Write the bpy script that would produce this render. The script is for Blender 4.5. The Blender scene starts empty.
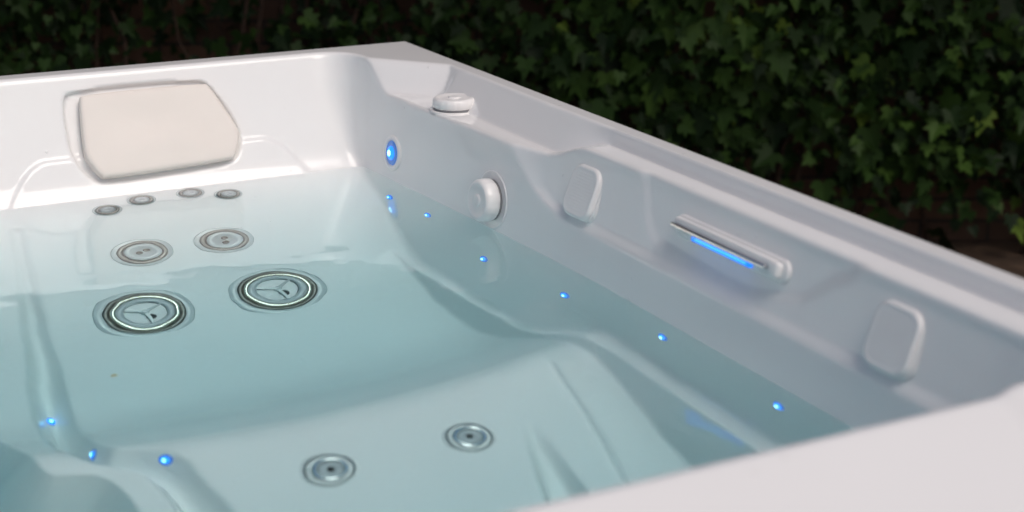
import bpy, bmesh, math, random
import numpy as np
from mathutils import Vector, Matrix

random.seed(7); RNG = np.random.default_rng(11)
S = bpy.context.scene
COL = S.collection
R = math.radians

# ------------------------------------------------------------------ helpers
def link(o, parent=None):
    COL.objects.link(o)
    if parent is not None: o.parent = parent
    return o

def mesh_obj(name, verts, faces, mat, parent=None, smooth=True, mats=None, fmat=None):
    me = bpy.data.meshes.new(name)
    me.from_pydata([tuple(v) for v in verts], [], faces)
    for m in (mats or [mat]): me.materials.append(m)
    if fmat is not None: me.polygons.foreach_set('material_index', fmat)
    me.polygons.foreach_set('use_smooth', [smooth]*len(me.polygons))
    me.update()
    return link(bpy.data.objects.new(name, me), parent)

def bm_obj(name, bm, mat, parent=None, smooth=True, auto=None):
    me = bpy.data.meshes.new(name)
    bmesh.ops.recalc_face_normals(bm, faces=bm.faces)
    bm.to_mesh(me); bm.free()
    me.materials.append(mat)
    me.polygons.foreach_set('use_smooth', [smooth]*len(me.polygons))
    if auto is not None: me.set_sharp_from_angle(angle=R(auto))
    return link(bpy.data.objects.new(name, me), parent)

def empty(name, loc=(0, 0, 0)):
    o = bpy.data.objects.new(name, None); o.location = loc; o.empty_display_size = .1
    return link(o)

def tag(o, label=None, cat=None, group=None, kind=None):
    if label: o['label'] = label
    if cat: o['category'] = cat
    if group: o['group'] = group
    if kind: o['kind'] = kind
    return o

def add_box(bm, lo, hi, bevel=0, seg=2):
    r = bmesh.ops.create_cube(bm, size=1)
    vs = r['verts']
    for v in vs:
        v.co = Vector([(lo[i]+hi[i])/2 + v.co[i]*(hi[i]-lo[i]) for i in range(3)])
    if bevel:
        es = list({e for v in vs for e in v.link_edges})
        bmesh.ops.bevel(bm, geom=es, offset=bevel, segments=seg, affect='EDGES', profile=.5)

def lathe(bm, prof, M=None, n=48, scallop=None):
    """profile [(r,h)...] revolved round local z; r=0 ends close it."""
    rings = []
    for r, h in prof:
        if r <= 1e-6:
            rings.append([bm.verts.new((0, 0, h))])
        else:
            ring = []
            for i in range(n):
                a = 2*math.pi*i/n; rr = r
                if scallop and r > scallop[0]: rr = r*(1-scallop[2]*(0.5+0.5*math.cos(a*scallop[1]))**6)
                ring.append(bm.verts.new((rr*math.cos(a), rr*math.sin(a), h)))
            rings.append(ring)
    for A, B in zip(rings, rings[1:]):
        if len(A) == 1 and len(B) == 1: continue
        for i in range(n):
            j = (i+1) % n
            if len(A) == 1: bm.faces.new((A[0], B[i], B[j]))
            elif len(B) == 1: bm.faces.new((A[i], A[j], B[0]))
            else: bm.faces.new((A[i], A[j], B[j], B[i]))
    if M is not None:
        for ring in rings:
            for v in ring: v.co = M @ v.co

def tube(bm, pts, r, n=8):
    pts = [Vector(p) for p in pts]; rings = []
    for i, p in enumerate(pts):
        t = (pts[min(i+1, len(pts)-1)]-pts[max(i-1, 0)]).normalized()
        u = t.cross(Vector((.13, .27, .95))).normalized(); w = t.cross(u)
        rr = r[i] if isinstance(r, (list, tuple)) else r
        rings.append([bm.verts.new(p+(u*math.cos(a)+w*math.sin(a))*rr) for a in [2*math.pi*k/n for k in range(n)]])
    for A, B in zip(rings, rings[1:]):
        for i in range(n):
            j = (i+1) % n; bm.faces.new((A[i], A[j], B[j], B[i]))
    bm.faces.new(rings[0][::-1]); bm.faces.new(rings[-1])

# ------------------------------------------------------------------ materials
def new_mat(name):
    m = bpy.data.materials.new(name); m.use_nodes = True
    nt = m.node_tree; return m, nt, nt.nodes['Principled BSDF'], nt.nodes['Material Output']

def simple(name, col, rough=.4, metal=0, noise=0, nscale=30, bump=0, bscale=200, ior=1.5, coat=0, trans=0, spec=None):
    m, nt, b, out = new_mat(name)
    b.inputs['Base Color'].default_value = (*col, 1)
    b.inputs['Roughness'].default_value = rough
    b.inputs['Metallic'].default_value = metal
    b.inputs['IOR'].default_value = ior
    b.inputs['Coat Weight'].default_value = coat
    b.inputs['Coat Roughness'].default_value = .05
    b.inputs['Transmission Weight'].default_value = trans
    tc = nt.nodes.new('ShaderNodeTexCoord')
    if noise:
        n = nt.nodes.new('ShaderNodeTexNoise'); n.inputs['Scale'].default_value = nscale; n.inputs['Detail'].default_value = 6
        nt.links.new(tc.outputs['Object'], n.inputs['Vector'])
        r = nt.nodes.new('ShaderNodeValToRGB')
        r.color_ramp.elements[0].position = .3; r.color_ramp.elements[1].position = .7
        r.color_ramp.elements[0].color = (*[c*(1-noise) for c in col], 1)
        r.color_ramp.elements[1].color = (*[min(1, c*(1+noise)) for c in col], 1)
        nt.links.new(n.outputs['Fac'], r.inputs['Fac']); nt.links.new(r.outputs['Color'], b.inputs['Base Color'])
    if bump:
        n2 = nt.nodes.new('ShaderNodeTexNoise'); n2.inputs['Scale'].default_value = bscale; n2.inputs['Detail'].default_value = 3
        nt.links.new(tc.outputs['Object'], n2.inputs['Vector'])
        bp = nt.nodes.new('ShaderNodeBump'); bp.inputs['Strength'].default_value = 1; bp.inputs['Distance'].default_value = bump
        nt.links.new(n2.outputs['Fac'], bp.inputs['Height']); nt.links.new(bp.outputs['Normal'], b.inputs['Normal'])
    return m

def emissive(name, col, strength):
    m, nt, b, out = new_mat(name)
    b.inputs['Base Color'].default_value = (*[c*.5 for c in col], 1)
    b.inputs['Emission Color'].default_value = (*col, 1)
    b.inputs['Emission Strength'].default_value = strength
    b.inputs['Roughness'].default_value = .2
    return m

M_ACR = simple('white_acrylic', (.888, .884, .880), rough=.06, noise=.012, nscale=4, bump=.00005, bscale=20, ior=1.52)
def water_marks(m):
    nt = m.node_tree; b = nt.nodes['Principled BSDF']
    tc = nt.nodes.new('ShaderNodeTexCoord')
    vo = nt.nodes.new('ShaderNodeTexVoronoi'); vo.inputs['Scale'].default_value = 55; nt.links.new(tc.outputs['Object'], vo.inputs['Vector'])
    mr = nt.nodes.new('ShaderNodeMapRange'); mr.inputs['From Min'].default_value = .06; mr.inputs['From Max'].default_value = .19; mr.inputs['To Min'].default_value = 1; mr.inputs['To Max'].default_value = 0; mr.interpolation_type = 'SMOOTHSTEP'
    nt.links.new(vo.outputs['Distance'], mr.inputs['Value'])
    no = nt.nodes.new('ShaderNodeTexNoise'); no.inputs['Scale'].default_value = 5.5; no.inputs['Detail'].default_value = 3; nt.links.new(tc.outputs['Object'], no.inputs['Vector'])
    m2 = nt.nodes.new('ShaderNodeMapRange'); m2.inputs['From Min'].default_value = .56; m2.inputs['From Max'].default_value = .64; nt.links.new(no.outputs['Fac'], m2.inputs['Value'])
    sp = nt.nodes.new('ShaderNodeSeparateXYZ'); nt.links.new(vo.outputs['Color'], sp.inputs[0])
    gt = nt.nodes.new('ShaderNodeMath'); gt.operation = 'GREATER_THAN'; gt.inputs[1].default_value = .55; nt.links.new(sp.outputs[0], gt.inputs[0])
    a = nt.nodes.new('ShaderNodeMath'); a.operation = 'MULTIPLY'; nt.links.new(mr.outputs[0], a.inputs[0]); nt.links.new(m2.outputs[0], a.inputs[1])
    c = nt.nodes.new('ShaderNodeMath'); c.operation = 'MULTIPLY'; nt.links.new(a.outputs[0], c.inputs[0]); nt.links.new(gt.outputs[0], c.inputs[1])
    old = [n for n in nt.nodes if n.type == 'BUMP'][0]
    bp = nt.nodes.new('ShaderNodeBump'); bp.inputs['Distance'].default_value = .0011; nt.links.new(c.outputs[0], bp.inputs['Height']); nt.links.new(old.outputs[0], bp.inputs['Normal'])
    nt.links.new(bp.outputs[0], b.inputs['Normal'])
    r1 = nt.nodes.new('ShaderNodeTexNoise'); r1.inputs['Scale'].default_value = 14; r1.inputs['Detail'].default_value = 8; nt.links.new(tc.outputs['Object'], r1.inputs['Vector'])
    r2 = nt.nodes.new('ShaderNodeMapRange'); r2.inputs['From Min'].default_value = .4; r2.inputs['From Max'].default_value = .7; r2.inputs['To Min'].default_value = .035; r2.inputs['To Max'].default_value = .13
    nt.links.new(r1.outputs['Fac'], r2.inputs['Value']); nt.links.new(r2.outputs[0], b.inputs['Roughness'])
    # under water the refractive step is acrylic against water, not acrylic against air
    ge = nt.nodes.new('ShaderNodeNewGeometry'); sx = nt.nodes.new('ShaderNodeSeparateXYZ'); nt.links.new(ge.outputs['Position'], sx.inputs[0])
    wet = nt.nodes.new('ShaderNodeMapRange'); wet.inputs['From Min'].default_value = .7995; wet.inputs['From Max'].default_value = .8000; wet.inputs['To Min'].default_value = 1.14; wet.inputs['To Max'].default_value = 1.52
    nt.links.new(sx.outputs['Z'], wet.inputs['Value']); nt.links.new(wet.outputs[0], b.inputs['IOR'])
water_marks(M_ACR)
M_PIL = simple('headrest_foam', (.88, .815, .755), rough=.55, noise=.015, nscale=12, bump=.00025, bscale=900)
M_PLA = simple('white_plastic', (.90, .885, .875), rough=.28, noise=.02, nscale=20)
M_GREY = simple('pale_grey_plastic', (.46, .49, .51), rough=.3)
M_CLR = simple('satin_flange', (.56, .59, .60), rough=.2)
M_STEEL = simple('brushed_steel', (.42, .41, .40), rough=.28, metal=1, noise=.15, nscale=60)
M_DSTEEL = simple('dark_steel', (.20, .19, .175), rough=.35, metal=.6, noise=.25, nscale=60)
M_CHROME = simple('chrome', (.80, .80, .80), rough=.08, metal=1)
M_GOLD = simple('polished_ring', (.66, .62, .54), rough=.2, metal=1)
M_HOLE = simple('dark_opening', (.03, .035, .04), rough=.6)
M_BOWL = simple('recess_shade_plastic', (.17, .19, .20), rough=.35)  # shade inside the jet recess put into a darker colour
M_GASKET = simple('grey_gasket', (.30, .30, .31), rough=.6)
M_LEDC = emissive('blue_light_core', (.22, .62, 1), 6)
M_LEDH = emissive('blue_light_lens', (.02, .24, 1), 2.2)
M_LEDO = emissive('blue_light_rim', (.10, .28, .80), .55)
M_STRIP = emissive('blue_light_strip', (.01, .20, 1), 1.9)
M_STRIPC = emissive('blue_light_strip_core', (.06, .42, 1), 2.2)
M_CAB = simple('grey_cabinet', (.10, .10, .105), rough=.55, noise=.15, nscale=15)

# ground, patio
def ground_mat(name, c1, c2, scale, rough, bump):
    m, nt, b, out = new_mat(name)
    tc = nt.nodes.new('ShaderNodeTexCoord')
    n = nt.nodes.new('ShaderNodeTexNoise'); n.inputs['Scale'].default_value = scale; n.inputs['Detail'].default_value = 10
    nt.links.new(tc.outputs['Object'], n.inputs['Vector'])
    r = nt.nodes.new('ShaderNodeValToRGB')
    r.color_ramp.elements[0].position = .35; r.color_ramp.elements[1].position = .68
    r.color_ramp.elements[0].color = (*c1, 1); r.color_ramp.elements[1].color = (*c2, 1)
    nt.links.new(n.outputs['Fac'], r.inputs['Fac']); nt.links.new(r.outputs['Color'], b.inputs['Base Color'])
    b.inputs['Roughness'].default_value = rough
    bp = nt.nodes.new('ShaderNodeBump'); bp.inputs['Distance'].default_value = bump
    nt.links.new(n.outputs['Fac'], bp.inputs['Height']); nt.links.new(bp.outputs['Normal'], b.inputs['Normal'])
    return m
M_SOIL = ground_mat('brown_soil', (.045, .027, .016), (.12, .075, .046), 9, .95, .02)
M_PATIO = ground_mat('grey_paving', (.22, .21, .20), (.33, .32, .30), 14, .8, .002)

# ------------------------------------------------------------------ tub shape as an implicit surface
def sst(t):
    t = np.clip(t, 0, 1); return t*t*(3-2*t)
def smax(a, b, k):
    h = np.maximum(k-np.abs(a-b), 0)/k
    return np.maximum(a, b)+h*h*k*.25
def smin(a, b, k): return -smax(-a, -b, k)

def poly_sd(x, y, P):
    """signed distance to a closed 2D polygon (negative inside)"""
    P = np.array(P); d = np.full(x.shape, 1e9); s = np.ones(x.shape)
    n = len(P)
    for i in range(n):
        a = P[i]; b = P[i-1]
        ex, ey = b[0]-a[0], b[1]-a[1]
        wx, wy = x-a[0], y-a[1]
        t = np.clip((wx*ex+wy*ey)/(ex*ex+ey*ey), 0, 1)
        d = np.minimum(d, (wx-ex*t)**2+(wy-ey*t)**2)
        c1 = y >= a[1]; c2 = y < b[1]; c3 = ex*wy > ey*wx
        flip = (c1 & c2 & c3) | (~c1 & ~c2 & ~c3)
        s = np.where(flip, -s, s)
    return s*np.sqrt(d)

def chaikin(P, it=2, closed=True):
    P = np.array(P, float)
    for _ in range(it):
        Q = np.roll(P, -1, axis=0)
        N = np.empty((len(P)*2, P.shape[1])); N[0::2] = .75*P+.25*Q; N[1::2] = .25*P+.75*Q
        P = N
    return P

def smooth_open(P, it=3):
    P = np.array(P, float)
    for _ in range(it):
        N = [P[0]]
        for a, b in zip(P, P[1:]): N += [.75*a+.25*b, .25*a+.75*b]
        P = np.array(N+[P[-1]])
    return P
CHAN = smooth_open([(-.672, -.06), (-.685, -.157), (-.693, -.237), (-.713, -.403), (-.732, -.585), (-.743, -.744), (-.738, -.880), (-.695, -.915), (-.662, -.945), (-.648, -1.015), (-.640, -1.058), (-.61, -1.30), (-.59, -1.6)])
FOOT = smooth_open([(-2.0, -.2), (-1.3, -.35), (-.90, -.52), (-.822, -.669), (-.807, -.799), (-.806, -.913), (-.774, -.925), (-.741, -.941), (-.725, -.967), (-.714, -1.027), (-.69, -1.25), (-.67, -2.0)], 2)
FOOT = np.concatenate([FOOT, [(-2.05, -2.05)]])
RL, RR = -.50, 0

def wall_base(y): return np.interp(y, [-1.8, -1.43, -.82, -.62, -.42, -.2, 0, .2], [.047, .048, .049, .042, .031, .017, .002, -.01])

# recess round the headrest (x, z on the back wall)
def rounded(P, r, it=2):
    Q = []
    P = [np.array(p, float) for p in P]
    for i, p in enumerate(P):
        a, b = P[i-1], P[(i+1) % len(P)]
        for q in (a, b):
            L = np.linalg.norm(q-p); Q.append(p+(q-p)*min(r/L, .45))
    return chaikin(Q, it)
PIL_REC = rounded([(-.545, .981), (-.276, .981), (-.224, .884), (-.248, .830), (-.512, .820), (-.548, .870)], .016)
# recess round the water feature (y, z on the right wall)
BAR_REC = chaikin([(-.862, .998), (-.888, .960), (-.908, .915), (-.950, .888), (-1.24, .884), (-1.385, .985), (-1.385, 1.0)], 1)

class Cache2D:
    """signed distance of a polygon tabulated on a fine grid, read bilinearly"""
    def __init__(self, P, lo, hi, h):
        self.lo, self.h = lo, h
        self.n = [int((hi[i]-lo[i])/h)+2 for i in (0, 1)]
        X, Y = np.meshgrid(*[lo[i]+h*np.arange(self.n[i]) for i in (0, 1)], indexing='ij')
        self.T = poly_sd(X, Y, P)
    def __call__(self, x, y):
        a = np.clip((x-self.lo[0])/self.h, 0, self.n[0]-1.001); b = np.clip((y-self.lo[1])/self.h, 0, self.n[1]-1.001)
        i = a.astype(np.int32); j = b.astype(np.int32); a = a-i; b = b-j; T = self.T
        return (T[i, j]*(1-a)+T[i+1, j]*a)*(1-b)+(T[i, j+1]*(1-a)+T[i+1, j+1]*a)*b
class CachePath(Cache2D):
    def __init__(self, P, lo, hi, h):
        self.lo, self.h = lo, h
        self.n = [int((hi[i]-lo[i])/h)+2 for i in (0, 1)]
        x, y = np.meshgrid(*[lo[i]+h*np.arange(self.n[i]) for i in (0, 1)], indexing='ij')
        d = np.full(x.shape, 1e9)
        for a, b in zip(P, P[1:]):
            ex, ey = b[0]-a[0], b[1]-a[1]; wx, wy = x-a[0], y-a[1]
            t = np.clip((wx*ex+wy*ey)/(ex*ex+ey*ey), 0, 1)
            d = np.minimum(d, (wx-ex*t)**2+(wy-ey*t)**2)
        self.T = np.sqrt(d)
C_CH = CachePath(CHAN, (-1.1, -2.1), (.25, .25), .004)
C_FW = Cache2D(FOOT, (-2.1, -2.1), (.25, .25), .005)
C_BAR = Cache2D(BAR_REC, (-1.5, .78), (-.78, 1.06), .0015)
C_PIL = Cache2D(PIL_REC, (-.62, .78), (-.15, 1.06), .0015)

def height(x, y):
    """floor / seats of the tub"""
    hb = .8+.839*(y-.02)
    # soft channel down the right border of the backrest, left border step
    xb = np.interp(y, [-.6, -.43, -.285, -.134, .02], [-.02, -.045, -.093, -.098, -.108])
    hb = hb-.0*xb
    xl = np.interp(y, [-.5, -.365, -.24, -.145, -.02, .05], [-.693, -.687, -.660, -.592, -.548, -.54])
    hb = hb+0*xl
    pan = .42+.18*(x+.40)**2
    hb = smax(hb, pan, .16)
    yk = -.925+.38*np.minimum(np.abs(x+.46), .5)**2
    s = y-yk
    hk = smin(.60+.36*s, .60-.70*s, .045)
    # wedge grooves and seam on the knee slope
    def wedge(x0, y0, x1, y1, slope):
        t = (y0-y)/(y0-y1); c = x0+(x1-x0)*t; w = .004+np.clip(t, 0, 3)*slope
        return np.where(t > 0, np.clip(t, 0, 1.2)*.085*sst((w-np.abs(x-c))/.022+.5), 0)
    hk = hk-wedge(-.178, -1.02, -.225, -1.26, .030)
    hk = hk-wedge(-.565, -1.11, -.55, -1.30, .006)*.4
    xs = -.072-.16*(np.maximum(-.88-y, 0))
    gy = sst((-.86-y)/.05)
    hk = hk+gy*(.006*sst((x-xs)/.008)-.005*np.exp(-((x-xs)/.006)**2))
    hk = np.maximum(hk, .12)
    h = smax(hb, hk, .05)
    # narrow channel that wraps the lounge on the left
    dc = C_CH(x, y)
    dep = .010+.048*sst((-.10-y)/.55)
    h = h-dep*(1-sst((dc-.002)/(.014+.016*sst((-.10-y)/.5))))
    # deep footwell beyond it
    df = C_FW(x, y)
    h = smax(np.minimum(h, .70)*0+np.where(df < 0, np.maximum(h+2.2*df, .24), h), .24+0*x, .05)
    # side ledge on the right
    xe = np.interp(y, [-1.8, -.95, -.88, -.80, -.72, -.64, -.45, -.27, -.1, .1], [.010, .011, .008, -.004, -.018, -.029, -.047, -.062, -.075, -.08])
    zl = .52+.10*sst((-.68-y)/.20)
    hl = zl-4.0*np.maximum(xe-x, 0)
    h = smax(h, np.maximum(hl, .10), .014+.05*sst((y+.42)/.2))
    return h

def ztop(x, y):
    deck = .955+.030*sst((-.60-y)/.12)
    a = .122+.014*sst(1)
    step = np.where(y > -1.7, 1, 1)
    # slope from deck to outer lip, broad on the left part, tight on the right part
    w = .046-.042*sst((-.60-y)/.13)
    lip = deck+(1.01-deck)*np.clip((x-(.134-w))/w, 0, 1)
    # corner deck rising towards the back
    dg = .777*(x+.08)+.629*(y-.137)
    cor = .957+.053*sst((dg+.050)/.068)
    cor = np.maximum(cor, .957+.053*np.clip((x-.100)/.034, 0, 1))
    tc = sst((y+.165)/.035)
    z = lip*(1-tc)+np.maximum(cor, lip*0)*tc
    z = np.where(x < -.12, 1.01+0*x, z+(1.01-z)*sst((-.055-x)/.06))
    z = np.maximum(z, .955+.055*sst((y-.075)/.05))
    z = np.where(y < -1.70, 1.010-.46*np.maximum(-1.80-y, 0)*sst((.20-x)/.10)+.008*sst((x+.115)/.035), z)
    return z

def xr(y, z):
    b = wall_base(y)
    up = b+.10*np.maximum(z-.8, 0)
    yl = np.interp(z, [.86, .879, .888, .902, .927, .95, .99], [.70, .665, .628, .594, .558, .523, .50])
    t = np.clip((-y-yl)/np.interp(z, [.87, .96], [.03, .16]), 0, 1); wv = 1-(1-t)**2
    t = np.clip((z-.866)/.10, 0, 1); al = wv*(.35*sst((z-.866)/.02)+.65*t)
    up = up+.020*al
    dr = C_BAR(y, z)
    up = up+.0055*sst((.008-dr)/.022)
    # below the water the wall runs in to the ledge on the far half
    far = 1-sst((-.68-y)/.20)
    lo = b-np.clip((.8-z)/.28, 0, 1.2)*(.058*far+.006*(1-far))
    return np.where(z > .8, up, lo)

def yb(x, z):
    v = .02+(z-.8)*np.where(z > .8, .476, .476)
    # wide panel edge arcs either side of the headrest
    top = .873-np.maximum(np.abs(x+.39)-.20, 0)**2*11
    inside = sst((top-z)/.009)
    v = v+.0042*(1-inside)
    dp = C_PIL(x, z)
    v = v+.0125*sst((.003-dp)/.005)
    return v

def F(p):
    x, y, z = p[..., 0], p[..., 1], p[..., 2]
    wr = x-xr(y, z)
    wb = (y-yb(x, z))*.903
    kc = .020+.34*np.clip(z-.8, 0, .16)
    c = smax(wr*.98, wb, kc)
    kf = -(y+1.79+.03*(1.01-z))
    c = smax(c, kf, .10)
    c = smax(c, -(x+1.80), .10)
    h = height(x, y)
    e = 1.0
    fh = (h-z)*.72
    c = smax(c, fh, .014)
    zt = ztop(x, y)
    f = smax(-c, (z-zt)*.7, .0055)
    f = smax(f, x-.167, .006); f = smax(f, y-.174, .006)
    f = smax(f, -(x+2.0), .014); f = smax(f, -(y+2.0), .014)
    f = smax(f, .05-z, .01)
    return f

def grad(p, e=4e-4):
    g = np.zeros(p.shape)
    for k in range(3):
        q = p.copy(); q[..., k] += e; r = p.copy(); r[..., k] -= e
        g[..., k] = (F(q)-F(r))/(2*e)
    return g

def surf(p, n=6):
    p = np.array(p, float)[None]
    for _ in range(n):
        g = grad(p); f = F(p); p = p-(f/(g**2).sum(-1))[:, None]*g
    g = grad(p)[0]; g /= np.linalg.norm(g)
    return Vector(p[0]), Vector(g)

def surface_nets(lo, hi, h, B=8):
    n = [int(math.ceil((hi[i]-lo[i])/h/B))*B+1 for i in range(3)]
    ax = [lo[i]+h*np.arange(n[i]) for i in range(3)]
    cx = [a[::B] for a in ax]
    G = np.stack(np.meshgrid(*cx, indexing='ij'), -1)
    fc = F(G)
    V = np.repeat(np.repeat(np.repeat(np.sign(fc), B, 0), B, 1), B, 2)[:n[0], :n[1], :n[2]].astype(np.float32)
    th = h*B*.95
    m = np.abs(fc[:-1, :-1, :-1])
    for i in (0, 1):
        for j in (0, 1):
            for k in (0, 1):
                m = np.minimum(m, np.abs(fc[i:i+m.shape[0], j:j+m.shape[1], k:k+m.shape[2]]))
    act = np.argwhere(m < th)
    loc = np.stack(np.meshgrid(*[np.arange(B+1)]*3, indexing='ij'), -1).reshape(-1, 3)
    for s in range(0, len(act), 1500):
        idx = (act[s:s+1500, None, :]*B+loc[None]).reshape(-1, 3)
        p = np.stack([ax[k][idx[:, k]] for k in range(3)], -1)
        V[idx[:, 0], idx[:, 1], idx[:, 2]] = F(p)
    sg = V < 0
    cell = np.zeros([k-1 for k in n], np.int8)
    for i in (0, 1):
        for j in (0, 1):
            for k in (0, 1):
                cell += sg[i:i+n[0]-1, j:j+n[1]-1, k:k+n[2]-1]
    mixed = (cell > 0) & (cell < 8)
    ci = np.argwhere(mixed)
    idm = -np.ones(mixed.shape, np.int32); idm[mixed] = np.arange(len(ci))
    # vertex = mean of edge crossings
    acc = np.zeros((len(ci), 3)); cnt = np.zeros(len(ci))
    cor = [(i, j, k) for i in (0, 1) for j in (0, 1) for k in (0, 1)]
    for a in cor:
        for ax_ in range(3):
            if a[ax_]: continue
            b = list(a); b[ax_] = 1
            va = V[ci[:, 0]+a[0], ci[:, 1]+a[1], ci[:, 2]+a[2]]; vb = V[ci[:, 0]+b[0], ci[:, 1]+b[1], ci[:, 2]+b[2]]
            cr = (va < 0) != (vb < 0)
            t = np.where(cr, va/np.where(va == vb, 1, va-vb), 0)
            q = np.tile(np.array(a, float), (len(ci), 1)); q[:, ax_] = t
            acc[cr] += q[cr]; cnt[cr] += 1
    P = (ci+acc/cnt[:, None])*h+np.array(lo)
    faces = []
    for ax_ in range(3):
        s0 = [slice(None)]*3; s1 = [slice(None)]*3
        s0[ax_] = slice(0, -1); s1[ax_] = slice(1, None)
        e = np.argwhere(sg[tuple(s0)] != sg[tuple(s1)])
        u, v = (ax_+1) % 3, (ax_+2) % 3
        ok = (e[:, u] > 0) & (e[:, v] > 0) & (e[:, u] < n[u]-1) & (e[:, v] < n[v]-1)
        e = e[ok]
        q = []
        for du, dv in ((-1, -1), (0, -1), (0, 0), (-1, 0)):
            c = e.copy(); c[:, u] += du; c[:, v] += dv
            q.append(idm[c[:, 0], c[:, 1], c[:, 2]])
        q = np.stack(q, -1)
        flip = ~sg[e[:, 0], e[:, 1], e[:, 2]]
        q[flip] = q[flip][:, ::-1]
        faces.append(q)
    Fq = np.concatenate(faces)
    for _ in range(3):
        g = grad(P); f = F(P)
        d = (f/np.maximum((g**2).sum(-1), .09))[:, None]*g
        l = np.linalg.norm(d, axis=1)[:, None]; P = P-d*np.minimum(1, .6*h/np.maximum(l, 1e-9))
    return P, Fq

def np_mesh(name, P, Q, mats, parent=None, smooth=True, attr=None, fmat=None):
    me = bpy.data.meshes.new(name); k = Q.shape[1]
    me.vertices.add(len(P)); me.vertices.foreach_set('co', P.astype(np.float32).ravel())
    me.loops.add(Q.size); me.loops.foreach_set('vertex_index', Q.astype(np.int32).ravel())
    me.polygons.add(len(Q)); me.polygons.foreach_set('loop_start', np.arange(0, Q.size, k, dtype=np.int32))
    me.polygons.foreach_set('loop_total', np.full(len(Q), k, np.int32))
    for m in mats: me.materials.append(m)
    if fmat is not None: me.polygons.foreach_set('material_index', fmat.astype(np.int32))
    me.update(); me.validate()
    me.polygons.foreach_set('use_smooth', np.full(len(me.polygons), smooth))
    if attr is not None:
        a = me.attributes.new('tone', 'FLOAT', 'POINT'); a.data.foreach_set('value', attr.astype(np.float32))
    return link(bpy.data.objects.new(name, me), parent)

# ------------------------------------------------------------------ hot tub
tub = empty('hot_tub', (-.9, -.9, 0))
tag(tub, 'white acrylic hot tub filled with clear pale blue water, steel jets and small blue lights', 'hot tub')
bpy.context.view_layer.update()
INV = Matrix.Translation(Vector((.9, .9, 0)))
def part(o, parent=None):
    """parent without moving: geometry is written in world coordinates"""
    o.parent = parent or tub
    if o.parent is tub: o.matrix_parent_inverse = INV.copy()
    else: o.matrix_parent_inverse = o.parent.matrix_world.inverted() if False else Matrix.Identity(4)
    return o

P, Q = surface_nets((-2.03, -2.03, .02), (.20, .20, 1.04), .0052)
shell = part(np_mesh('shell', P, Q, [M_ACR]))

# outside cabinet: four panels of horizontal boards and corner posts
def cab_panel(x0, y0, x1, y1):
    bm = bmesh.new(); L = math.hypot(x1-x0, y1-y0); ux, uy = (x1-x0)/L, (y1-y0)/L
    nrow = 6
    for k in range(nrow):
        a, b = .03+k*.15, .03+k*.15+.143
        r = bmesh.ops.create_cube(bm, size=1)
        for v in r['verts']:
            s = (v.co.x+.5)*L; t = v.co.y*.02; zz = a+(v.co.z+.5)*(b-a)
            v.co = Vector((x0+ux*s-uy*t, y0+uy*s+ux*t, zz))
        bmesh.ops.bevel(bm, geom=list({e for v in r['verts'] for e in v.link_edges}), offset=.003, segments=1, affect='EDGES')
    return part(bm_obj('cabinet_panel', bm, M_CAB, smooth=False))
cab_panel(-1.93, .145, .095, .145); cab_panel(.14, -1.93, .14, .10)
cab_panel(-1.93, -1.975, .095, -1.975); cab_panel(-1.975, -1.93, -1.975, .10)
for cx, cy in ((.118, .123), (.118, -1.955), (-1.955, .123), (-1.955, -1.955)):
    bm = bmesh.new(); add_box(bm, (cx-.035, cy-.035, .02), (cx+.035, cy+.035, .935), .008)
    part(bm_obj('corner_post', bm, M_CAB, smooth=False))

def frame(p, n, up=(0, 0, 1), off=0):
    n = Vector(n).normalized(); u = Vector(up)
    x = u.cross(n)
    if x.length < 1e-3: x = Vector((1, 0, 0)).cross(n)
    x.normalize(); y = n.cross(x)
    M = Matrix((x, y, n)).transposed().to_4x4(); M.translation = Vector(p)+n*off
    return M

# ---- jets: local meshes under an object placed on the shell; sub-parts are its children
def place(o, M):
    o.parent = tub; o.matrix_parent_inverse = Matrix.Identity(4)
    o.matrix_local = INV @ M
    return o

def flange_bm(r, ri, h):
    bm = bmesh.new()
    lathe(bm, [(r, -.004), (r, .0015), (r-.003, h*.8), (r-.008, h), (ri+.003, h), (ri, h*.7), (ri, -.004)], n=64)
    return bm

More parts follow.
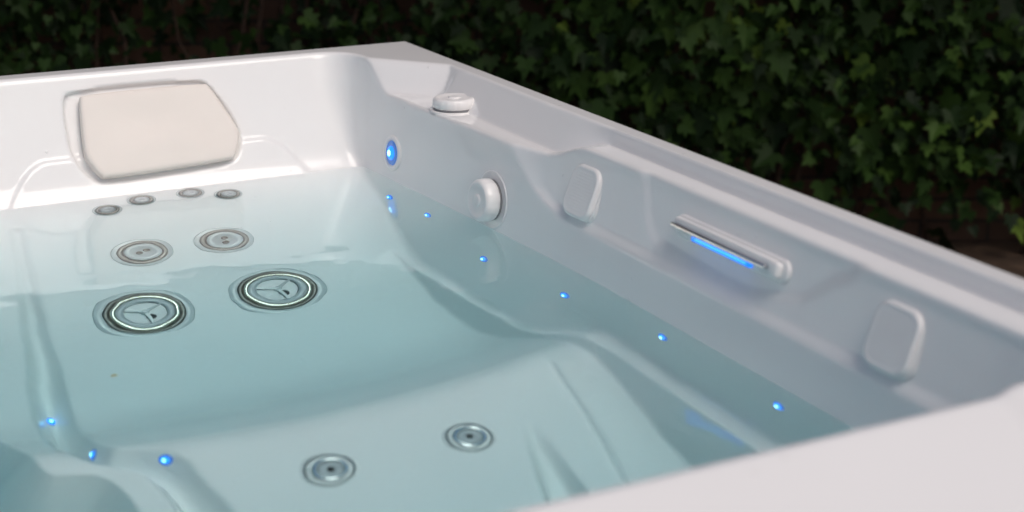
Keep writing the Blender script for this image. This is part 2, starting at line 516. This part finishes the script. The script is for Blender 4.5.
def make_big_jet():
    o = bm_obj('jet', flange_bm(.083, .066, .004), M_CLR)
    bm = bmesh.new(); lathe(bm, [(.068, -.002), (.068, .005), (.066, .0075), (.062, .0078), (.057, .003), (.056, .000), (.056, -.006)], n=64)
    bm_obj('bezel', bm, M_DSTEEL, o)
    bm = bmesh.new(); lathe(bm, [(.0580, -.004), (.0580, .011), (.0565, .0140), (.0515, .0145), (.0500, .012), (.0500, -.004)], n=64)
    bm_obj('ring', bm, M_GOLD, o)
    bm = bmesh.new(); lathe(bm, [(.0502, .002), (.0502, .009), (.048, .0105), (.039, .0105), (.037, .009), (.0362, .006)], n=48)
    bm_obj('face', bm, M_GREY, o)
    bm = bmesh.new(); lathe(bm, [(.0362, .0062), (.0355, .000), (.034, -.006), (0, -.008)], n=48)
    bm_obj('bowl', bm, M_BOWL, o)
    bm = bmesh.new()
    for k in range(3):
        a = 2*math.pi*k/3+R(-85)
        M = Matrix.Rotation(a, 4, 'Z')
        vs = [(0, -.0040, -.006), (.037, -.0030, -.006), (.037, .0030, -.006), (0, .0040, -.006),
              (0, -.0034, .0125), (.037, -.0022, .0102), (.037, .0022, .0102), (0, .0034, .0125)]
        v = [bm.verts.new(M @ Vector(q)) for q in vs]
        for f in ((0, 3, 2, 1), (4, 5, 6, 7), (0, 1, 5, 4), (1, 2, 6, 5), (2, 3, 7, 6), (3, 0, 4, 7)): bm.faces.new([v[i] for i in f])
    lathe(bm, [(.007, -.002), (.007, .011), (.005, .0135), (0, .014)], n=20)
    bm_obj('spokes', bm, M_CLR, o, smooth=False)
    bm = bmesh.new(); lathe(bm, [(.009, -.004), (.009, .0015), (.0065, .002), (0, .0005)], Matrix.Translation((.006, -.016, 0)), n=24)
    bm_obj('nozzle', bm, M_HOLE, o)
    return o

def make_medium_jet():
    o = bm_obj('jet', flange_bm(.054, .042, .003), M_CLR)
    bm = bmesh.new(); lathe(bm, [(.044, -.002), (.044, .0045), (.0425, .006), (.035, .0062), (.0325, .003), (.0325, -.004)], n=56)
    bm_obj('bezel', bm, M_DSTEEL, o)
    bm = bmesh.new(); lathe(bm, [(.0326, -.002), (.0326, .0085), (.031, .0105), (.020, .009), (.016, .0045), (0, .0035)], n=48)
    bm_obj('face', bm, M_CLR, o)
    bm = bmesh.new()
    for dx, dy in ((-.007, -.004), (.007, .004)):
        lathe(bm, [(.0062, .001), (.0062, .0085), (.004, .0095), (.0035, .007), (0, .0065)], Matrix.Translation((dx, dy, 0)), n=20)
    bm_obj('nozzle', bm, M_DSTEEL, o)
    return o

def make_neck_jet():
    o = bm_obj('jet', flange_bm(.027, .020, .002), M_CLR)
    bm = bmesh.new(); lathe(bm, [(.0215, -.002), (.0215, .004), (.020, .0065), (.0165, .0065), (.0145, .003), (.0145, -.003)], n=40)
    bm_obj('bezel', bm, M_DSTEEL, o)
    bm = bmesh.new(); lathe(bm, [(.0146, -.001), (.0146, .0035), (.012, .0065), (.006, .0085), (.0035, .0065), (0, .005)], n=32)
    bm_obj('face', bm, M_GREY, o)
    return o

def make_calf_jet():
    o = bm_obj('jet', flange_bm(.0375, .031, .0014), M_PLA)
    bm = bmesh.new(); lathe(bm, [(.031, -.003), (.031, .0008), (.025, .001), (.0245, -.002)], n=48)
    bm_obj('seat_ring', bm, M_ACR, o)
    bm = bmesh.new(); lathe(bm, [(.0245, -.002), (.0245, .005), (.0225, .008), (.0185, .0075), (.0165, .002), (.0165, -.003)], n=48)
    bm_obj('bezel', bm, M_CHROME, o)
    bm = bmesh.new(); lathe(bm, [(.0166, -.002), (.0166, .002), (.0145, .004), (.0075, .0055), (.0055, .003), (0, .002)], n=32)
    bm_obj('face', bm, M_GREY, o)
    bm = bmesh.new(); lathe(bm, [(.0048, .001), (.0048, .0042), (0, .0046)], n=20)
    bm_obj('nozzle', bm, M_HOLE, o)
    return o

def copy_tree(o):
    c = o.copy(); COL.objects.link(c)
    for ch in o.children:
        d = ch.copy(); COL.objects.link(d); d.parent = c
    return c

def jets(proto, spots, spin=0, off=0):
    for i, p in enumerate(spots):
        o = proto if i == 0 else copy_tree(proto)
        q, n = surf(p)
        place(o, frame(q, n, off=off) @ Matrix.Rotation(spin*i, 4, 'Z'))

jets(make_big_jet(), [(-.5313, -.3449, .5057), (-.3021, -.3409, .5066)], spin=R(6))
jets(make_medium_jet(), [(-.487, -.176, .635), (-.341, -.176, .636)], spin=R(55))
jets(make_neck_jet(), [(-.5091, -.0265, .7592), (-.4419, -.0058, .7759), (-.35, -.0039, .78), (-.2841, -.0247, .7621)])
jets(make_calf_jet(), [(-.4725, -1.0355, .5597), (-.2714, -1.0297, .5571), (-.262, -1.222, .49)])

# ---- small blue lights
def make_led(r=.0052):
    o = bmesh.new(); lathe(o, [(r*2.3, -.002), (r*2.3, .0008), (r*1.9, .0018), (r*1.45, .0018)], n=24)
    o = bm_obj('light', o, M_LEDO)  # glowing rim and lens paint the halo around the bulb
    bm = bmesh.new(); lathe(bm, [(r*1.46, 0), (r*1.3, .0028), (r*.6, .004)], n=20); bm_obj('lens', bm, M_LEDH, o)
    bm = bmesh.new(); lathe(bm, [(r*.66, .0036), (r*.45, .0050), (0, .0056)], n=20); bm_obj('bulb', bm, M_LEDC, o)
    return o
LEDS = [(-.0052, -.1355, .715), (.0069, -.2823, .7217), (.0089, -.5065, .6678), (.0307, -.7482, .6949), (.0475, -1.0047, .7367), (.0473, -1.2791, .7372),
        (-.7333, -.5698, .385), (-.7236, -.8248, .5166), (-.6534, -.9269, .5713)]
led0 = make_led()
for i, p in enumerate(LEDS):
    o = led0 if i == 0 else copy_tree(led0)
    q, n = surf(p); place(o, frame(q, n))

# ---- lit air valve on the far right wall
q, n = surf((.005, -.107, .853))
bm = bmesh.new(); lathe(bm, [(.034, -.003), (.034, .002), (.031, .0045), (.025, .0045), (.0235, .002)], n=48)
val = place(bm_obj('lit_valve', bm, M_PLA), frame(q, n)); val['label'] = 'round wall fitting glowing blue above the waterline'
bm = bmesh.new(); lathe(bm, [(.0238, .001), (.0225, .0035), (.013, .0045)], n=40); bm_obj('lens', bm, M_LEDO, val)
bm = bmesh.new(); lathe(bm, [(.0135, .0040), (.011, .007), (.006, .009)], n=32); bm_obj('inner_lens', bm, M_LEDH, val)
bm = bmesh.new(); lathe(bm, [(.0062, .0085), (.004, .0105), (0, .011)], n=20); bm_obj('bulb', bm, M_LEDC, val)

# ---- control knobs
def make_knob(r, h, ring=1.12):
    bm = bmesh.new(); lathe(bm, [(r*ring, -.004), (r*ring, .0016), (r*(ring-.05), .0026), (r*(ring-.1), .0010), (r*1.0, .0012), (r*.96, .001)] if ring > 1.2 else [(r*1.12, -.003), (r*1.12, .0006), (r*1.09, .0014), (r*1.0, .0014), (r*.96, .001)], n=64)
    o = bm_obj('knob', bm, M_PLA)
    bm = bmesh.new(); lathe(bm, [(r*.93, .001), (r*.93, .0055)], n=64); bm_obj('gasket', bm, M_GASKET, o)
    bm = bmesh.new()
    lathe(bm, [(r*.95, .005), (r, .007), (r, h*.62), (r*.97, h*.84), (r*.88, h*.98), (r*.78, h), (r*.66, h*.93), (r*.60, h*.90), (r*.3, h*.95), (0, h*.97)], n=120, scallop=(r*.93, 10, .018))
    cap = bm_obj('cap', bm, M_PLA, o)
    bm = bmesh.new(); lathe(bm, [(r*.30, h*.93), (r*.28, h*1.02), (r*.2, h*1.03), (0, h*1.03)], n=32); bm_obj('button', bm, M_PLA, o)
    return o
k1 = make_knob(.040, .023)
q, n = surf((.080, -.243, .955)); place(k1, frame(q, (0, 0, 1), up=(0, 1, 0), off=.001)); k1['label'] = 'white round knob standing on the rim ledge'
k2 = make_knob(.0365, .031, 1.36); q, n = surf((.035, -.478, .850)); place(k2, frame(q, n, off=.0)); k2['label'] = 'white round knob on the inner wall just above the waterline'

# ---- rounded speaker covers
def rr_loop(w, h, r, k=7):
    P = []
    for cx, cy, a0 in ((w/2-r, h/2-r, 0), (-w/2+r, h/2-r, 90), (-w/2+r, -h/2+r, 180), (w/2-r, -h/2+r, 270)):
        for i in range(k+1):
            a = R(a0+90*i/k); P.append((cx+r*math.cos(a), cy+r*math.sin(a)))
    return P
def pad_bm(w, h, r, prof):
    bm = bmesh.new(); rings = []
    for ins, z in prof:
        L = rr_loop(w-2*ins, h-2*ins, max(r-ins*.8, .003)); rings.append([bm.verts.new((x, y, z)) for x, y in L])
    for A, B in zip(rings, rings[1:]):
        m = len(A)
        for i in range(m): bm.faces.new((A[i], A[(i+1) % m], B[(i+1) % m], B[i]))
    bm.faces.new(rings[-1])
    return bm
def make_speaker():
    o = bm_obj('speaker', pad_bm(.086, .084, .022, [(0, -.006), (0, .0006), (.002, .0014), (.005, .001)]), M_ACR)
    bm_obj('cover', pad_bm(.078, .082, .022, [(0, -.004), (-.0005, .003), (0, .0060), (.0012, .0085), (.004, .0098), (.0065, .0098), (.008, .0092), (.010, .0092)]), M_PLA, o, auto=50)
    bm = bmesh.new()
    for i in range(-6, 7):
        for j in range(-6, 7):
            if abs(i)+abs(j) > 9: continue
            x, y = i*.0048+(j % 2)*.0024, j*.0048
            lathe(bm, [(.0014, .0088), (.0011, .0096), (0, .0097)], Matrix.Translation((x, y, 0)), n=6)
    bm_obj('perforation', bm, M_PLA, o)
    return o
sp = make_speaker(); q, n = surf((.0727, -.735, .9200)); place(sp, frame(q, n+Vector((0, 0, .14)), off=.001))
sp2 = copy_tree(sp); q, n = surf((.0746, -1.4562, .9200)); place(sp2, frame(q, n+Vector((0, 0, .12)), off=.001))

# ---- water feature: white housing, chrome lip, blue strip, rounded end
q, n = surf((.076, -1.115, .936)); Mw = frame(q, n)
bm = pad_bm(.264, .032, .0155, [(0, -.004), (0, .004), (.0015, .0062), (.004, .0068)])
for v in bm.verts: v.co.x += -.004
wf = place(bm_obj('water_feature', bm, M_PLA, auto=60), Mw)
bm = bmesh.new(); add_box(bm, (-.126, .0015, .005), (.106, .0115, .0150), .0026, 3); bm_obj('housing', bm, M_PLA, wf, auto=60)
bm = bmesh.new(); add_box(bm, (-.129, -.0046, .005), (.094, .0022, .0190), .0018, 3); bm_obj('chrome_bar', bm, M_CHROME, wf, auto=40)
bm = bmesh.new(); add_box(bm, (-.082, -.0125, .006), (.056, -.0046, .0125), .0018, 2); bm_obj('light_strip', bm, M_STRIP, wf)
bm = bmesh.new(); add_box(bm, (-.072, -.0100, .0108), (.048, -.0066, .0132), .0010, 1); bm_obj('bulb_strip', bm, M_STRIPC, wf)
bm = bmesh.new(); add_box(bm, (.0945, -.0110, .004), (.1170, .0115, .0165), .0060, 4); bm_obj('end_cap', bm, M_PLA, wf, auto=60)

# ---- headrest pillow on the back wall
nb = Vector((0, -.9029, .4298))
def on_back(x, z, d): return Vector((x, .02+(z-.8)*.476, z))+nb*d
PO = rounded([(-.518, .973), (-.277, .974), (-.232, .883), (-.253, .836), (-.502, .828), (-.527, .868)], .007, 2)
PO = np.concatenate([[PO[i]*(1-t)+PO[(i+1) % len(PO)]*t for t in (0, .34, .67)] if np.linalg.norm(PO[i]-PO[(i+1) % len(PO)]) > .02 else [PO[i]] for i in range(len(PO))])
c0 = PO.mean(0)
bm = bmesh.new(); rings = []
for s, d in ((.985, -.012), (1.0, .001), (1.0, .0075), (.990, .0105), (.975, .0116), (.955, .0128), (.915, .0133), (.70, .0136), (.45, .0140), (.22, .0144)):
    rg = []
    for px, pz in PO:
        a = np.array([px, pz])-c0
        L = np.linalg.norm(a); k = 1-(1-s)*(.12/L) if s > .86 else s
        w = c0+a*max(k, .02)
        extra = .007*(1-(pz-.83)/.14)
        rg.append(bm.verts.new(on_back(w[0], w[1], d+(extra if d > .005 else 0))))
    rings.append(rg)
for A, B in zip(rings, rings[1:]):
    m = len(A)
    for i in range(m): bm.faces.new((A[i], A[(i+1) % m], B[(i+1) % m], B[i]))
cv = bm.verts.new(on_back(c0[0], c0[1], .0175))
for i in range(len(rings[-1])): bm.faces.new((rings[-1][i], rings[-1][(i+1) % len(rings[-1])], cv))
pl = part(bm_obj('headrest', bm, M_PIL)); pl['label'] = 'soft beige padded headrest set in the back wall'

# ------------------------------------------------------------------ water
mw, nt, b, out = new_mat('clear_pool_water')
nt.nodes.remove(b)
rf = nt.nodes.new('ShaderNodeBsdfRefraction'); rf.inputs['IOR'].default_value = 1.333; rf.inputs['Roughness'].default_value = 0; rf.inputs['Color'].default_value = (1.34, 1.34, 1.34, 1)  # tint above unity adds brightness to everything seen under water
gl = nt.nodes.new('ShaderNodeBsdfAnisotropic'); gl.inputs['Roughness'].default_value = 0; gl.inputs['Color'].default_value = (1, 1, 1, 1)
fr = nt.nodes.new('ShaderNodeFresnel'); fr.inputs['IOR'].default_value = 1.333
g = nt.nodes.new('ShaderNodeMixShader')
nt.links.new(fr.outputs[0], g.inputs[0]); nt.links.new(rf.outputs[0], g.inputs[1]); nt.links.new(gl.outputs[0], g.inputs[2])
va = nt.nodes.new('ShaderNodeVolumeAbsorption'); va.inputs['Color'].default_value = (.13, .62, .67, 1); va.inputs['Density'].default_value = 1.0
tc = nt.nodes.new('ShaderNodeTexCoord')
n1 = nt.nodes.new('ShaderNodeTexNoise'); n1.inputs['Scale'].default_value = 8.5; n1.inputs['Detail'].default_value = 1.6; n1.inputs['Roughness'].default_value = .45
nt.links.new(tc.outputs['Object'], n1.inputs['Vector'])
bp = nt.nodes.new('ShaderNodeBump'); bp.inputs['Distance'].default_value = .0022; bp.inputs['Strength'].default_value = 1
nt.links.new(n1.outputs['Fac'], bp.inputs['Height'])
for q_ in (rf, gl, fr): nt.links.new(bp.outputs['Normal'], q_.inputs['Normal'])
nt.links.new(g.outputs[0], out.inputs['Surface']); nt.links.new(va.outputs[0], out.inputs['Volume'])
bm = bmesh.new(); add_box(bm, (-1.88, -1.87, .07), (.105, .105, .80))
tag(bm_obj('water', bm, mw, smooth=False), kind='structure')

# floating speck
bm = bmesh.new()
pts = [(-.010, 0), (-.005, .003), (.002, .0035), (.008, .001), (.010, -.001), (.003, -.003), (-.004, -.0025)]
top = [bm.verts.new((-.695+x*.45, -.854+y*.8, .8012+.0006*math.cos(x*300))) for x, y in pts]
bot = [bm.verts.new(v.co-Vector((0, 0, .0006))) for v in top]
bm.faces.new(top); bm.faces.new(bot[::-1])
for i in range(len(top)): bm.faces.new((top[i], bot[i], bot[(i+1) % 7], top[(i+1) % 7]))
M_SPECK = simple('yellow_petal', (.45, .36, .12), rough=.6)
speck = bm_obj('petal_fragment', bm, M_SPECK, smooth=False)
tag(speck, 'tiny yellowish petal fragment floating on the tub water', 'petal')

# ------------------------------------------------------------------ ground
bm = bmesh.new()
s = 60
vs = [bm.verts.new(v) for v in ((-s, -s, 0), (s, -s, 0), (s, s, 0), (-s, s, 0))]; bm.faces.new(vs)
tag(bm_obj('ground', bm, M_SOIL, smooth=False), kind='structure')
bm = bmesh.new(); rows = 7
for i in range(rows):
    for j in range(rows):
        x0, y0 = -2.9+i*.6, -3.6+j*.6
        add_box(bm, (x0+.004, y0+.004, -.02), (x0+.596, y0+.596, .02+random.uniform(-.001, .001)), .003, 1)
tag(bm_obj('patio', bm, M_PATIO, smooth=False), kind='structure')

# ------------------------------------------------------------------ wall and ivy behind
YAW = R(27.2)
CAMP = Vector((-1.095, -2.757, 1.56))
ux, uy = math.cos(YAW), -math.sin(YAW)      # along the hedge
fx, fy = math.sin(YAW), math.cos(YAW)       # away from the viewer
HD = 4.9
hc = Vector((CAMP.x+fx*HD, CAMP.y+fy*HD, 0))
def hp(s, d, z): return (hc.x+ux*s+fx*d, hc.y+uy*s+fy*d, z)

M_WALL = simple('old_brown_brick', (.10, .055, .035), rough=.9)
m = M_WALL; nt = m.node_tree; b = nt.nodes['Principled BSDF']
tc = nt.nodes.new('ShaderNodeTexCoord'); br = nt.nodes.new('ShaderNodeTexBrick')
br.inputs['Scale'].default_value = 1; br.inputs['Brick Width'].default_value = .23; br.inputs['Row Height'].default_value = .075; br.inputs['Mortar Size'].default_value = .006
br.inputs['Color1'].default_value = (.13, .070, .042, 1); br.inputs['Color2'].default_value = (.075, .042, .027, 1); br.inputs['Mortar'].default_value = (.030, .025, .020, 1)
mp = nt.nodes.new('ShaderNodeMapping'); mp.inputs['Rotation'].default_value = (R(90), 0, 0)
nt.links.new(tc.outputs['Object'], mp.inputs['Vector']); nt.links.new(mp.outputs[0], br.inputs['Vector']); nt.links.new(br.outputs['Color'], b.inputs['Base Color'])
bm = bmesh.new(); add_box(bm, (-5, 0, 0), (5, .22, 2.9), .004, 1)
wall = bm_obj('garden_wall', bm, M_WALL, smooth=False)
wall.location = hp(0, .16, 0); wall.rotation_euler = (0, 0, -YAW)
tag(wall, 'old brown brick wall almost hidden behind the ivy', 'wall')

ivy = empty('ivy', hp(0, 0, 0)); ivy.rotation_euler = (0, 0, -YAW)
tag(ivy, 'dark green ivy climbing thickly behind the hot tub', 'ivy')
# leaf: five lobed outline, folded along the midrib (local: x across, y to the tip, z normal)
half = [(0, .0), (.16, -.16), (.36, -.13), (.50, .08), (.30, .20), (.46, .52), (.22, .46), (0, 1.0)]
lv = [(0, 0, 0), (0, .45, .0), (0, 1.0, 0)]
Rv = [(x, y, .13*x+.05*(y-.4)**2) for x, y in half[1:-1]]
Lv = [(-x, y, z) for x, y, z in Rv]
leafV = np.array([(0, 0, 0), (0, .40, -.03), (0, 1.0, -.05)]+Rv+Lv)
T = []
rim = [0]+[3+i for i in range(6)]+[2]
for a_, b_ in zip(rim, rim[1:]): T.append((1, a_, b_))
rim = [0]+[9+i for i in range(6)]+[2]
for a_, b_ in zip(rim, rim[1:]): T.append((1, b_, a_))
T = np.array(T)
N = 46000
s = RNG.uniform(-4.6, 4.6, N); z = RNG.uniform(0, 1, N)**.95*2.95+.05
# clumps: local depth of the foliage from a few sine fields
def fld(s, z): return .5*np.sin(s*2.3+1.3*np.sin(z*3.1))+.5*np.sin(z*5.2+s*1.7+2)+.35*np.sin(s*6.1-z*4.3+1)+.3*np.sin(z*11+s*7.7)
fl = fld(s, z)
depth = -.10-.07*fl+RNG.uniform(-.06, .14, N)-.90*sst((z-1.35)/.75)  # last term: unseen upper overhang, added to shade the ivy below
gap = fl+RNG.normal(0, .35, N) < -.95
low = (z < .34) & (RNG.uniform(0, 1, N) < (1.02-z/.34)*.88)
keep = ~(gap | low); s, z, depth, fl = s[keep], z[keep], depth[keep], fl[keep]; N = len(s)
size = RNG.lognormal(math.log(.044), .38, N).clip(.018, .085)*np.where(s > .2, 1.12, .95)
yaw_ = RNG.normal(0, .55, N); tilt = RNG.normal(.35, .42, N); roll = RNG.normal(0, .65, N)
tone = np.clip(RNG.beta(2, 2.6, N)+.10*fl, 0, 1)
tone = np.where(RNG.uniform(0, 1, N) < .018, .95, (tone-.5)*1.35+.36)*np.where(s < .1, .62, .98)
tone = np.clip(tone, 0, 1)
# local axes: tip points down, normal to the viewer (-d); in ivy local space x=s, y=d
cy, sy = np.cos(yaw_), np.sin(yaw_); ct, st_ = np.cos(tilt), np.sin(tilt); cr, sr = np.cos(roll), np.sin(roll)
nrm = np.stack([sy*ct, -cy*ct, st_], -1)
dn = np.stack([np.zeros(N), np.zeros(N), -np.ones(N)], -1); tip = dn-(dn*nrm).sum(-1)[:, None]*nrm; tip /= np.linalg.norm(tip, axis=1)[:, None]
xx = np.cross(tip, nrm)
tip2 = tip*cr[:, None]+xx*sr[:, None]; xx2 = np.cross(tip2, nrm)
V = leafV.copy(); curl = RNG.uniform(-.5, 2.2, N)
base = np.stack([s, depth, z], -1)
PV = base[:, None, :]+size[:, None, None]*(V[None, :, 0, None]*xx2[:, None, :]*1.05+V[None, :, 1, None]*tip2[:, None, :]+(V[None, :, 2, None]*curl[:, None, None])*nrm[:, None, :])
QV = (T[None]+(np.arange(N)*len(V))[:, None, None]).reshape(-1, 3)
ml, nt, b, out = new_mat('ivy_leaf')
at = nt.nodes.new('ShaderNodeAttribute'); at.attribute_name = 'tone'
rp = nt.nodes.new('ShaderNodeValToRGB'); e = rp.color_ramp.elements
e[0].position = 0; e[0].color = (.008, .020, .005, 1); e[1].position = 1; e[1].color = (.15, .22, .03, 1)
x_ = rp.color_ramp.elements.new(.45); x_.color = (.030, .066, .014, 1)
x_ = rp.color_ramp.elements.new(.85); x_.color = (.062, .120, .022, 1)
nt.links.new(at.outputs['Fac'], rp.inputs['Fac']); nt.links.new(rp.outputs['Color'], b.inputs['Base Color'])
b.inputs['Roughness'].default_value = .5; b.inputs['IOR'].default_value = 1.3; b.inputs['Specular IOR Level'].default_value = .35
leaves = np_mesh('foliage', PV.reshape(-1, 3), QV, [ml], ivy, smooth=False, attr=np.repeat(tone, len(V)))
M_STEM = simple('brown_vine', (.055, .032, .02), rough=.9, noise=.3, nscale=40)
bm = bmesh.new()
for i in range(150):
    s0 = random.uniform(-4.3, 4.3); pts = []; zz = 0; ss = s0; d0 = random.uniform(-.03, .12)
    top_ = random.uniform(.8, 2.8)
    while zz < top_:
        pts.append((ss, d0+random.uniform(-.02, .02), zz)); zz += .12; ss += random.gauss(0, .03)
    if len(pts) > 2: tube(bm, pts, [max(.003, .011*(1-k/len(pts))*random.uniform(.7, 1.2)) for k in range(len(pts))], 5)
bm_obj('stems', bm, M_STEM, ivy)

# ------------------------------------------------------------------ light
w = bpy.data.worlds.new('World'); S.world = w; w.use_nodes = True; nt = w.node_tree
sky = nt.nodes.new('ShaderNodeTexSky'); sky.sky_type = 'NISHITA'; sky.sun_disc = False
SUN_DIR = Vector((.20, -1.0, 1.50)).normalized()      # towards the sun
el = math.asin(SUN_DIR.z); az = math.atan2(SUN_DIR.x, SUN_DIR.y)
sky.sun_elevation = el; sky.sun_rotation = az; sky.dust_density = 5.0; sky.air_density = .75; sky.ozone_density = .4
bg = nt.nodes['Background']; bg.inputs['Strength'].default_value = .13
nt.links.new(sky.outputs[0], bg.inputs['Color'])
sd = bpy.data.lights.new('sun', 'SUN'); sd.energy = 1.1; sd.angle = R(28); sd.color = (1, .965, .945)
so = bpy.data.objects.new('sun', sd); COL.objects.link(so)
so.rotation_euler = SUN_DIR.to_track_quat('Z', 'Y').to_euler(); so.location = (-2, -6, 6)

# ------------------------------------------------------------------ camera
f_px = 1561.0; pitch = math.atan(497/1561.0)
fwd = Vector((math.sin(YAW)*math.cos(pitch), math.cos(YAW)*math.cos(pitch), -math.sin(pitch)))
rt = Vector((math.cos(YAW), -math.sin(YAW), 0)); up = rt.cross(fwd)
cd = bpy.data.cameras.new('camera'); cd.sensor_width = 36; cd.lens = f_px/1024*36; cd.clip_end = 300; cd.clip_start = .05
cd.dof.use_dof = True; cd.dof.focus_distance = 2.68; cd.dof.aperture_fstop = 3.1
co = bpy.data.objects.new('camera', cd); COL.objects.link(co)
co.matrix_world = Matrix((( rt.x, up.x, -fwd.x, CAMP.x), (rt.y, up.y, -fwd.y, CAMP.y), (rt.z, up.z, -fwd.z, CAMP.z), (0, 0, 0, 1)))
S.camera = co
S.view_settings.view_transform = 'Standard'; S.view_settings.look = 'None'; S.view_settings.gamma = 1
S.view_settings.exposure = -0.53
S.cycles.use_denoising = True; S.cycles.max_bounces = 20; S.cycles.transmission_bounces = 10; S.cycles.diffuse_bounces = 10
S.cycles.sample_clamp_indirect = 25; S.cycles.blur_glossy = .6
